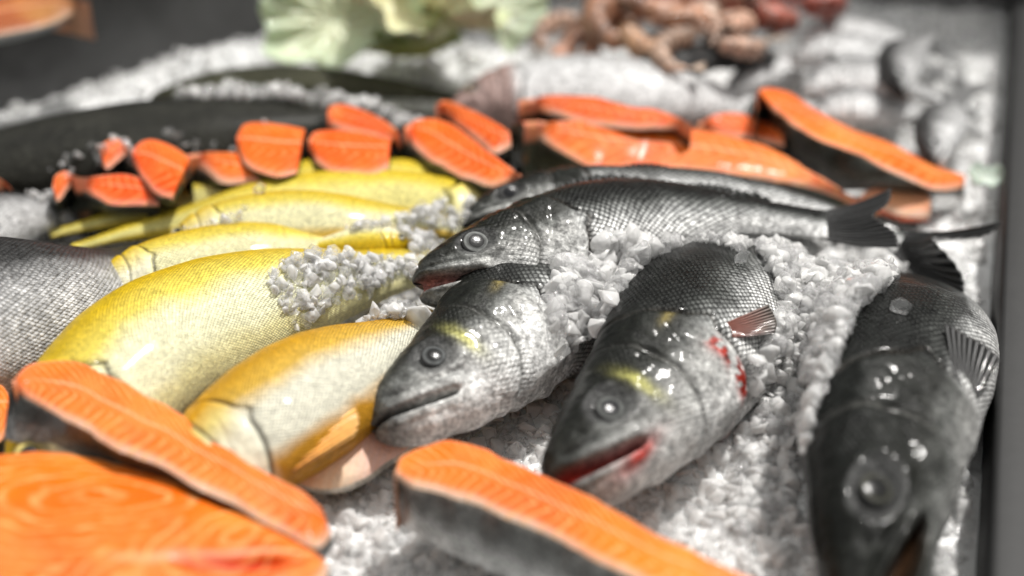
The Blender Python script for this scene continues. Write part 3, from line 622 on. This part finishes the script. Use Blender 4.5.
bs([(237, 136), (243, 125), (256, 122), (284, 124), (305, 128)], [(237, 146), (241, 160), (256, 170), (276, 176), (296, 172)], [(240, 160), (248, 176), (262, 186), (280, 190), (298, 186)], "upright salmon slice with a cream corner before the black salmon", zb=.058)
bs([(327, 112), (332, 105), (344, 103), (368, 111), (388, 122), (400, 131)], [(327, 117), (334, 126), (354, 133), (376, 138), (388, 140), (399, 138)], [(306, 131), (314, 142), (338, 150), (370, 154), (388, 154), (399, 150)], "salmon slice behind the blunt cream-cornered one, with black skin at its end", zb=.062)
bs([(309, 138), (314, 131), (328, 129), (350, 130), (372, 134), (390, 138)], [(309, 144), (316, 160), (333, 171), (354, 174), (374, 175), (388, 168)], [(291, 170), (302, 182), (325, 190), (350, 192), (372, 190), (388, 182)], "blunt salmon slice with cream corner, in front of its twin", zb=.056)
bs([(436, 106), (442, 100), (456, 103), (482, 114), (510, 130)], [(438, 109), (454, 121), (474, 136), (494, 152), (510, 146)], [(430, 124), (445, 136), (468, 152), (492, 168), (510, 160)], "narrow salmon slice behind the leaf-shaped one", zb=.062)
bs([(404, 127), (413, 120), (434, 118), (456, 126), (482, 145), (504, 162), (520, 175)], [(404, 129), (416, 148), (433, 161), (455, 174), (475, 181), (492, 186), (520, 178)], [(382, 149), (392, 168), (420, 180), (452, 192), (475, 198), (492, 200), (520, 190)], "leaf-shaped salmon slice with cream lower rim, its tip by the rear bass", zb=.056)
GL = 'salmon fillets behind the bass'
bs([(517, 102), (530, 97), (556, 94), (598, 97), (626, 105), (658, 109), (692, 122)], [(517, 104), (542, 110), (568, 118), (594, 124), (640, 128), (690, 128)], [(518, 122), (542, 128), (570, 136), (596, 140), (640, 142), (690, 142)], "reddish salmon fillet farthest back behind the long one", zb=.062, group=GL, name="salmon_fillet", n=120, orange=(.78, .09, .008), skincol=(.03, .022, .015))
bs([(698, 122), (714, 114), (735, 112), (760, 118), (780, 130)], [(698, 128), (720, 134), (745, 138), (765, 142), (785, 146)], [(698, 138), (720, 146), (745, 150), (765, 154), (785, 158)], "small orange salmon strip tucked under the green-skinned piece", zb=.04, group=GL, name="salmon_fillet", n=60)
bs([(524, 123), (556, 120), (610, 119), (668, 125), (722, 133), (752, 142), (780, 152), (814, 172), (849, 193), (880, 208)], [(513, 125), (540, 138), (566, 153), (594, 168), (640, 168), (722, 174), (778, 180), (818, 190), (852, 203), (878, 214)],
   [(503, 162), (520, 176), (550, 184), (592, 190), (640, 188), (722, 192), (778, 196), (818, 204), (852, 214), (878, 222)], "longest salmon fillet, dark olive skin at its broad end, stretching along the rear bass", zb=.06, th=.032, zb2=.024, group=GL, name="salmon_fillet", n=180, orange=(.80, .125, .010), skincol=(.05, .055, .04), spacing=.011)
bs([(860, 194), (880, 185), (906, 182), (926, 190), (932, 204)], [(862, 202), (885, 210), (905, 216), (930, 217)], [(862, 208), (885, 217), (905, 223), (930, 223)], "pale pink belly flap with an orange lower rim at the end of the green-skinned piece", zb=.014, th=.005, group=GL, name="salmon_fillet", orange=(.75, .33, .20), skincol=(.7, .1, .02), n=60)
bs([(757, 92), (762, 87), (786, 91), (813, 109), (849, 127), (886, 141), (930, 164), (966, 175)], [(757, 94), (778, 114), (813, 136), (849, 149), (890, 170), (920, 184), (946, 190), (966, 186)],
   [(738, 118), (760, 142), (795, 164), (831, 187), (876, 192), (910, 192), (946, 197), (966, 192)], "salmon fillet with a tall green-grey skin side pointing at the side rail", zb=.07, th=.034, zb2=.018, group=GL, name="salmon_fillet", n=150, orange=(.80, .13, .008), skincol=(.045, .05, .04), skin2=(.16, .165, .16), spacing=.009)

# ------------------------------------------------------------------ prawns, lettuce, far fillet
prawn_mat = vcol("prawn_shell", .45, 0, .2, sss=.0, var=.7); leaf_mat = vcol("lettuce_leaf", .45, 0, .3, sss=.1)
def prawn(px, py, z, rot, size, label, tone):
    size *= .85
    c = P(px, py, z); r = thing("prawn", c-np.array([0, 0, .008]), label, "prawn", "prawns heaped at the back")
    nu, nv = 60, 18; U, A = np.meshgrid(np.linspace(0, 1, nu), np.linspace(0, 2*np.pi, nv, endpoint=False), indexing='ij')
    ang = U*3.6; rad = size*.5; cx = rad*np.cos(ang); cy = rad*np.sin(ang)
    seg = .85+.28*np.abs(np.sin(U*7*np.pi)); th = size*.26*(np.sin(np.pi*np.clip(U*.86+.12, 0, 1))**.7)*seg*(1-.45*U)
    x = cx+th*np.cos(A)*np.cos(ang); y = cy+th*np.cos(A)*np.sin(ang); zc = th*np.sin(A)
    cr, sr = math.cos(rot), math.sin(rot); V = np.stack([c[0]+x*cr-y*sr, c[1]+x*sr+y*cr, c[2]+zc+.3*x], -1)
    band = (.65+.35*np.abs(np.sin(U*7*np.pi)))[..., None]; col = (np.array(tone)*np.array([.85, .72, .65])*band+np.array([.25, .2, .18])*(1-band))*(1+1.2*fbm(V*60, 3))[..., None]
    mk("body", V.reshape(-1, 3), gridf(nu, nv, True), prawn_mat, r, col=np.clip(col, 0, 1).reshape(-1, 3))
    e = V[-1].mean(0); d = V[-1].mean(0)-V[-4].mean(0); d /= np.linalg.norm(d); nrm = np.array([-d[1], d[0], 0])
    u, v = np.meshgrid(np.linspace(-1, 1, 14), np.linspace(0, 1, 8), indexing='ij'); Q = e+d*(v*size*.35*(1-.15*np.abs(np.sin(u*6))))[..., None]+nrm*(u*v*size*.25)[..., None]
    o = mk("tail_fin", Q.reshape(-1, 3), gridf(14, 8), prawn_mat, r, col=np.tile(np.array(tone)*.8, (112, 1))); m_ = o.modifiers.new("t", 'SOLIDIFY'); m_.thickness = .0006
    for k in (-1, 1):  # feelers
        h = V[0].mean(0); t = np.linspace(0, 1, 20)[:, None]; w0 = np.array([math.cos(rot+k*.5-1.3), math.sin(rot+k*.5-1.3), .15]); pth = h+w0*t*size*1.3+np.array([0, 0, 1])*np.sin(t*3)*.01
        aa = np.linspace(0, 2*np.pi, 5, endpoint=False); Q = pth[:, None]+.0008*np.stack([np.cos(aa), np.sin(aa)*0, np.sin(aa)], -1)[None]
        mk("feeler", Q.reshape(-1, 3), gridf(20, 5, True), prawn_mat, r, col=np.tile(np.array(tone)*.7, (100, 1)), solid=False)
PR = [(600, 40, .05, .3, .060, (.42, .22, .13), "brown prawn at the outer foot of the heap"), (630, 20, .07, 1.4, .065, (.45, .25, .15), "brown curled prawn high on the heap's outer slope"), (660, 42, .06, 2.6, .055, (.55, .36, .22), "tan prawn behind the black-backed small fish"),
      (668, 14, .075, 4.0, .062, (.50, .30, .20), "pinkish tan prawn at the far middle of the heap"), (706, 30, .07, 5.2, .062, (.62, .42, .32), "pale pink prawn above the dark small fish"), (700, 8, .08, .9, .060, (.48, .28, .2), "rosy prawn at the far crest of the heap"),
      (740, 26, .065, 2.0, .060, (.6, .5, .42), "whitish prawn beside the silver fish heap"), (760, 8, .07, 3.3, .060, (.42, .12, .08), "dark red prawn near the back wall"), (800, 4, .07, 4.6, .06, (.40, .10, .07), "dark red prawn at the heap's far end above the silver fish"), (585, 62, .035, 1.9, .045, (.5, .3, .22), "small tan prawn low on the ice by the pale silver fish"),
      (560, 34, .035, .8, .045, (.5, .36, .28), "washed-out tan prawn nearest the lettuce"), (615, 60, .04, 2.4, .045, (.38, .2, .12), "dark tan prawn tucked under the heap's outer foot"), (645, 4, .08, 3.6, .055, (.4, .22, .14), "brown prawn half out of view on top of the outer heap"),
      (686, 52, .07, 1.1, .045, (.62, .48, .38), "cream prawn squeezed between the two dark small fish"), (722, 2, .085, 5.6, .055, (.5, .34, .27), "dusty pink prawn cut off at the heap's crest"), (730, 44, .07, 4.1, .045, (.6, .46, .38), "pale cream prawn leaning on the second dark fish")]
for a in PR: prawn(a[0], a[1], a[2], a[3], a[4], a[6], a[5])
def leaf(px, py, z, size, rot, tilt, tone, rimc, label):
    c = P(px, py, z); n = 50; U, A = np.meshgrid(np.linspace(0, 1, n), np.linspace(0, 2*np.pi, 90, endpoint=False), indexing='ij')
    R = size*U*(1+.12*np.sin(A*3+px)+.06*np.sin(A*7)); x = R*np.cos(A); y = R*np.sin(A)*.7
    h = size*(.35*U**2+.07*U**2*np.sin(A*6+2*U)+.06*U*np.sin(A*13+px))+.5*size*fbm(np.stack([x*20+px, y*20, x*0], -1), 3)*U
    ct, st = math.cos(tilt), math.sin(tilt); y2 = y*ct-h*st; z2 = y*st+h*ct; cr, sr = math.cos(rot), math.sin(rot)
    V = np.stack([c[0]+x*cr-y2*sr, c[1]+x*sr+y2*cr, c[2]+z2], -1)
    vein = np.exp(-((np.sin(A*4))/.2)**2)[..., None]*.12; col = np.array(tone)*(1-U[..., None]**2)+np.array(rimc)*U[..., None]**2; col = col*(1-vein)+np.array([.7, .72, .55])*vein
    o = mk("lettuce_leaf", V.reshape(-1, 3), gridf(n, 90, True), leaf_mat, None, col=np.clip(col, 0, 1).reshape(-1, 3)); o.modifiers.new("t", 'SOLIDIFY').thickness = .0012
    tag(o, label, "lettuce leaf", "lettuce leaves dressing the ice")
leaf(335, 22, .06, .065, .2, .9, (.62, .66, .45), (.50, .60, .42), "pale green lettuce leaf at the bunch's outer end")
leaf(385, 6, .08, .065, 1.2, .7, (.72, .68, .42), (.60, .62, .38), "creamy yellow lettuce leaf on top of the bunch")
leaf(440, 10, .08, .06, 2.2, .8, (.66, .68, .48), (.55, .60, .35), "light green lettuce leaf behind the darker small ones")
leaf(490, 8, .07, .05, .6, .8, (.62, .66, .50), (.50, .58, .42), "soft grey-green lettuce leaf at the bunch's inner end")
leaf(410, 58, .035, .045, 3.0, .5, (.35, .36, .05), (.16, .22, .03), "small dark green lettuce leaf lowest on the ice")
leaf(445, 38, .055, .040, 4.0, .6, (.58, .58, .25), (.30, .36, .10), "yellow-green crinkled lettuce leaf above the darkest one")
leaf(988, 182, .02, .016, 0, .3, (.62, .68, .60), (.5, .6, .52), "tiny pale green leaf lying against the side rail")

# ------------------------------------------------------------------ counter
def box(v0, v1, name, mat, kind=None, bev=.003):
    x0, y0, z0 = v0; x1, y1, z1 = v1
    v = [(x, y, z) for x in (x0, x1) for y in (y0, y1) for z in (z0, z1)]; f = [(0, 1, 3, 2), (4, 6, 7, 5), (0, 4, 5, 1), (2, 3, 7, 6), (0, 2, 6, 4), (1, 5, 7, 3)]
    return v, f
def prism(name, quad, z0, z1, mat, label=None, cat=None, kind=None, parent=None, bev=.004):
    v = [(x, y, z0) for x, y in quad]+[(x, y, z1) for x, y in quad]; f = [(3, 2, 1, 0), (4, 5, 6, 7)]+[(i, (i+1) % 4, (i+1) % 4+4, i+4) for i in range(4)]
    o = mk(name, v, f, mat, parent, smooth=False, solid=False); m_ = o.modifiers.new("b", 'BEVEL'); m_.width = bev; m_.segments = 3
    return tag(o, label, cat, kind=kind)
steel = simple("brushed_steel", (.12, .12, .12), .42, .8, 0, 35, .25, .15, .001)
black = simple("black_rubber", (.006, .006, .006), .6, 0, 0, 60, .3, .2, .001)
panel = simple("dark_panel", (.06, .06, .06), .5, .2, .2, 12, .5, .2, .002)
greyp = simple("grey_panel", (.14, .14, .14), .5, .2, .1, 8, .25, .2, .002)
def rl(y, off): return (rail_x(y)+off, y)
rr = thing("counter_rail", (rail_x(.9), .9, 0), "black-edged steel rail closing the side of the ice counter", "counter rail")
prism("rubber_strip", [rl(.3, .004), rl(.3, .026), rl(1.9, .026), rl(1.9, .004)], -.03, .040, black, parent=rr)
prism("steel_ledge", [rl(.3, .0265), rl(.3, .30), rl(1.9, .30), rl(1.9, .0265)], -.03, .034, steel, parent=rr)
# back wall and side wall of the counter
pa, pb = P(1010, 26), P(640, 12)
o = prism("back_wall", [(-.3, pb[1]+.06), (.9, pa[1]+.03), (.9, pa[1]+.10), (-.3, pb[1]+.13)], -.03, .40, greyp, kind='structure')
q0, q1 = P(-60, 122), P(330, 26)
dv = (q1-q0)[:2]; dv = dv/np.linalg.norm(dv); nn = np.array([-dv[1], dv[0]])
prism("side_wall", [tuple(q0[:2]-dv*.3), tuple(q1[:2]+dv*.35), tuple(q1[:2]+dv*.35+nn*.05), tuple(q0[:2]-dv*.3+nn*.05)], -.03, .085, panel, kind='structure')
prism("rear_counter", [tuple(q0[:2]-dv*.6+nn*.051), tuple(q1[:2]+dv*.2+nn*.051), tuple(q1[:2]+dv*.2+nn*.9), tuple(q0[:2]-dv*.6+nn*.9)], -.03, .06, panel, kind='structure')
steak("salmon_fillet", zz([(-60, 10), (-10, -4), (40, -8), (90, 2)], .10), zz([(-60, 40), (-10, 36), (40, 26), (88, 8)], .09), zz([(-60, 52), (-10, 46), (40, 34), (88, 12)], .07),
      "dull reddish salmon fillet on the dark ledge in the far corner", "salmon slice", "salmon fillet beyond", orange=(.30, .07, .02), n=60, lines=.4)

# ------------------------------------------------------------------ crushed ice
import bmesh
def shard(npts):
    p = RNG.normal(size=(npts, 3)); p /= np.linalg.norm(p, axis=1)[:, None]; p *= RNG.uniform(.75, 1, (npts, 1))*np.array([1, RNG.uniform(.55, .95), RNG.uniform(.4, .8)])
    bm = bmesh.new()
    for q in p: bm.verts.new(q)
    r = bmesh.ops.convex_hull(bm, input=bm.verts[:]); junk = [g for g in r['geom_interior'] if isinstance(g, bmesh.types.BMVert)]
    if junk: bmesh.ops.delete(bm, geom=junk, context='VERTS')
    bmesh.ops.bevel(bm, geom=bm.edges[:], offset=.11, segments=1, affect='EDGES', clamp_overlap=True); bmesh.ops.triangulate(bm, faces=bm.faces[:]); bm.verts.index_update()
    v = np.array([x.co[:] for x in bm.verts]); f = np.array([[q.index for q in t.verts] for t in bm.faces]); bm.free(); ln_ = np.linalg.norm(v, axis=1)[:, None]; v = v/np.maximum(ln_, 1.0); return v, f
PROTO = [shard(int(RNG.integers(9, 15))) for _ in range(26)]
def scatter(name, pos, sizes, mat, sub, label, kind='stuff', cat=None, group=None):
    pos = np.asarray(pos); sizes = np.asarray(sizes); Vs = []; Fs = []; Ms = []; off = 0; ids = RNG.integers(0, len(PROTO), len(pos))
    for pi in range(len(PROTO)):
        m = ids == pi; n = int(m.sum())
        if not n: continue
        v, f = PROTO[pi]; nv = len(v)
        q = RNG.normal(size=(n, 4)); q /= np.linalg.norm(q, axis=1)[:, None]; a, b, c, d = q.T
        R = np.stack([1-2*(c*c+d*d), 2*(b*c-a*d), 2*(b*d+a*c), 2*(b*c+a*d), 1-2*(b*b+d*d), 2*(c*d-a*b), 2*(b*d-a*c), 2*(c*d+a*b), 1-2*(b*b+c*c)], -1).reshape(n, 3, 3)
        V = np.einsum('nij,kj->nki', R, v)*sizes[m][:, None, None]+pos[m][:, None]
        Vs.append(V.reshape(-1, 3)); Fs.append((f[None]+np.arange(n)[:, None, None]*nv).reshape(-1, 3)+off); off += n*nv; Ms.append(np.repeat((RNG.random(n) < .6).astype(np.int32), len(f)))
    o = mk(name, np.vstack(Vs), np.vstack(Fs), mat, smooth=True, solid=False)
    if kind == 'stuff':
        o.data.materials.append(ice_wet); o.data.polygons.foreach_set("material_index", np.concatenate(Ms))
    return tag(o, label, cat, group, kind)
_v = []; _f = []; _o = 0
for v, f in ALLGEO:
    f = np.asarray(f); _v.append(v); _f += (f+_o).tolist(); _o += len(v)
BV = BVHTree.FromPolygons(np.vstack(_v).tolist(), _f); del _v, _f
def surf(x, y, zmax=.5):
    h = BV.ray_cast(Vector((x, y, zmax)), Vector((0, 0, -1)))
    zb = float(bed_h(np.array(x), np.array(y)))
    return (max(zb, h[0].z) if h[0] is not None else zb), (h[0] is not None and h[0].z > zb)
def inpoly(p, poly):
    x, y = p; r = False; j = len(poly)-1
    for i in range(len(poly)):
        if (poly[i][1] > y) != (poly[j][1] > y) and x < (poly[j][0]-poly[i][0])*(y-poly[i][1])/(poly[j][1]-poly[i][1])+poly[i][0]: r = not r
        j = i
    return r
# over the whole bed
pos = []; sz = []; N_ = 30000
yy_ = .44+(1.5-.44)*RNG.random(N_)**1.45; xx_ = -.38*yy_/.9-.06; xx_ = xx_+(rail_x(yy_)-.003-xx_)*RNG.random(N_); zz_ = bed_h(xx_, yy_); ss_ = (.0034+.0066*RNG.random(N_)**2.0)*(1+.5*np.clip(yy_-.75, 0, 1)); up_ = Vector((0, 0, 1))
for k in range(N_):
    h = BV.ray_cast(Vector((xx_[k], yy_[k], zz_[k])), up_)
    if h[0] is not None and h[3] < .006: continue
    pos.append((xx_[k], yy_[k], zz_[k]+ss_[k]*RNG.uniform(-.35, .45))); sz.append(ss_[k])
scatter("crushed_ice", pos, sz, ice_m, 2, "crushed ice covering the counter bed")
# dropped on fish and between them
def drop(poly, zref, n, layers, smin, smax, name, label, mat=ice_m):
    W = [tuple(P(a, b, zref)[:2]) for a, b in poly]; xs = [q[0] for q in W]; ys = [q[1] for q in W]; pos = []; sz = []; cx, cy = np.mean(xs), np.mean(ys)
    k = 0
    while k < n:
        x = RNG.uniform(min(xs), max(xs)); y = RNG.uniform(min(ys), max(ys))
        if not inpoly((x, y), W): continue
        k += 1
        h, on = surf(x, y); s = 1.25*smin+(smax-smin)*1.6*RNG.random()**1.8; e = math.hypot((x-cx)/(max(xs)-min(xs)), (y-cy)/(max(ys)-min(ys)))*2
        pos.append((x, y, h+s*.4+RNG.random()*layers*max(0, 1-e**2))); sz.append(s)
    return scatter(name, pos, sz, mat, 3, label)
drop([(268, 310), (285, 290), (320, 275), (370, 262), (400, 250), (440, 235), (470, 235), (440, 262), (414, 285), (418, 306), (380, 318), (330, 322), (285, 325)], .050, 1000, .007, .002, .005, "ice_heap", "loose wet ice spread over the largest golden fish's tail end")
drop([(395, 226), (440, 206), (475, 214), (468, 240), (440, 262), (400, 250)], .040, 420, .007, .002, .005, "ice_heap", "broken ice in front of the open-mouthed bass's snout")
drop([(575, 282), (605, 262), (640, 252), (680, 250), (670, 262), (648, 278), (622, 300), (600, 335), (572, 345), (552, 330), (556, 300), (552, 282)], .055, 900, .010, .003, .008, "ice_heap", "coarse ice lumps heaped between the bass bodies")
drop([(752, 282), (775, 268), (810, 262), (850, 266), (882, 280), (890, 310), (880, 340), (850, 380), (822, 430), (800, 480), (740, 480), (735, 430), (760, 380), (782, 340), (768, 300)], .035, 2600, .009, .0028, .0065, "ice_heap", "big mound of crushed ice beside the bass by the rail")
drop([(170, 236), (220, 219), (250, 218), (245, 228), (200, 240)], .05, 16, .001, .002, .004, "ice_heap", "few ice crumbs on the golden fish with the white flank")
drop([(345, 232), (390, 222), (440, 218), (440, 240), (400, 236), (350, 240)], .045, 120, .003, .002, .004, "ice_heap", "ice crumbs around the white-ringed small eye")
drop([(540, 178), (600, 176), (618, 184), (560, 196), (520, 205), (490, 215), (480, 205)], .065, 26, .001, .0015, .0035, "ice_heap", "ice crumbs on the rear bass's cheek")
drop([(690, 244), (760, 244), (790, 250), (740, 262), (700, 256)], .055, 90, .003, .002, .0045, "ice_heap", "ice crumbs by the raised fin of the red-gilled bass")
drop([(170, 102), (240, 92), (340, 92), (420, 100), (420, 112), (330, 104), (200, 112)], .05, 260, .008, .003, .006, "ice_heap", "ice crumbs strewn on the black whole salmon")
drop([(20, 150), (120, 128), (240, 116), (320, 112), (320, 124), (240, 130), (120, 145), (20, 172)], .06, 90, .001, .002, .005, "ice_heap", "thin dusting of ice on the nearer black whole salmon")
# single pieces
def piece(px, py, z, s, label, mat=ice_clear, flat=1.0):
    x, y, _ = P(px, py, z); h, _o = surf(x, y); o = scatter("ice_piece", [(x, y, max(h+s*.4, 0))], [s], mat, 3, label, None, "ice piece", "single pieces of clear ice"); return o
piece(416, 318, .045, .013, "large smooth ice piece under the open-mouthed bass's chin", ice_m)
piece(892, 368, .045, .008, "clear rounded ice piece at the mound's edge by the last bass")
piece(742, 252, .07, .009, "clear ice cube-like piece on the mound's crest beside the dark fin")
piece(262, 204, .05, .007, "clear ice crumb on the farthest golden fish")
piece(362, 222, .05, .010, "round clear ice drop on the white-flanked golden fish")
for o in bpy.data.objects:
    if o.name.startswith("ice_piece"):
        pass
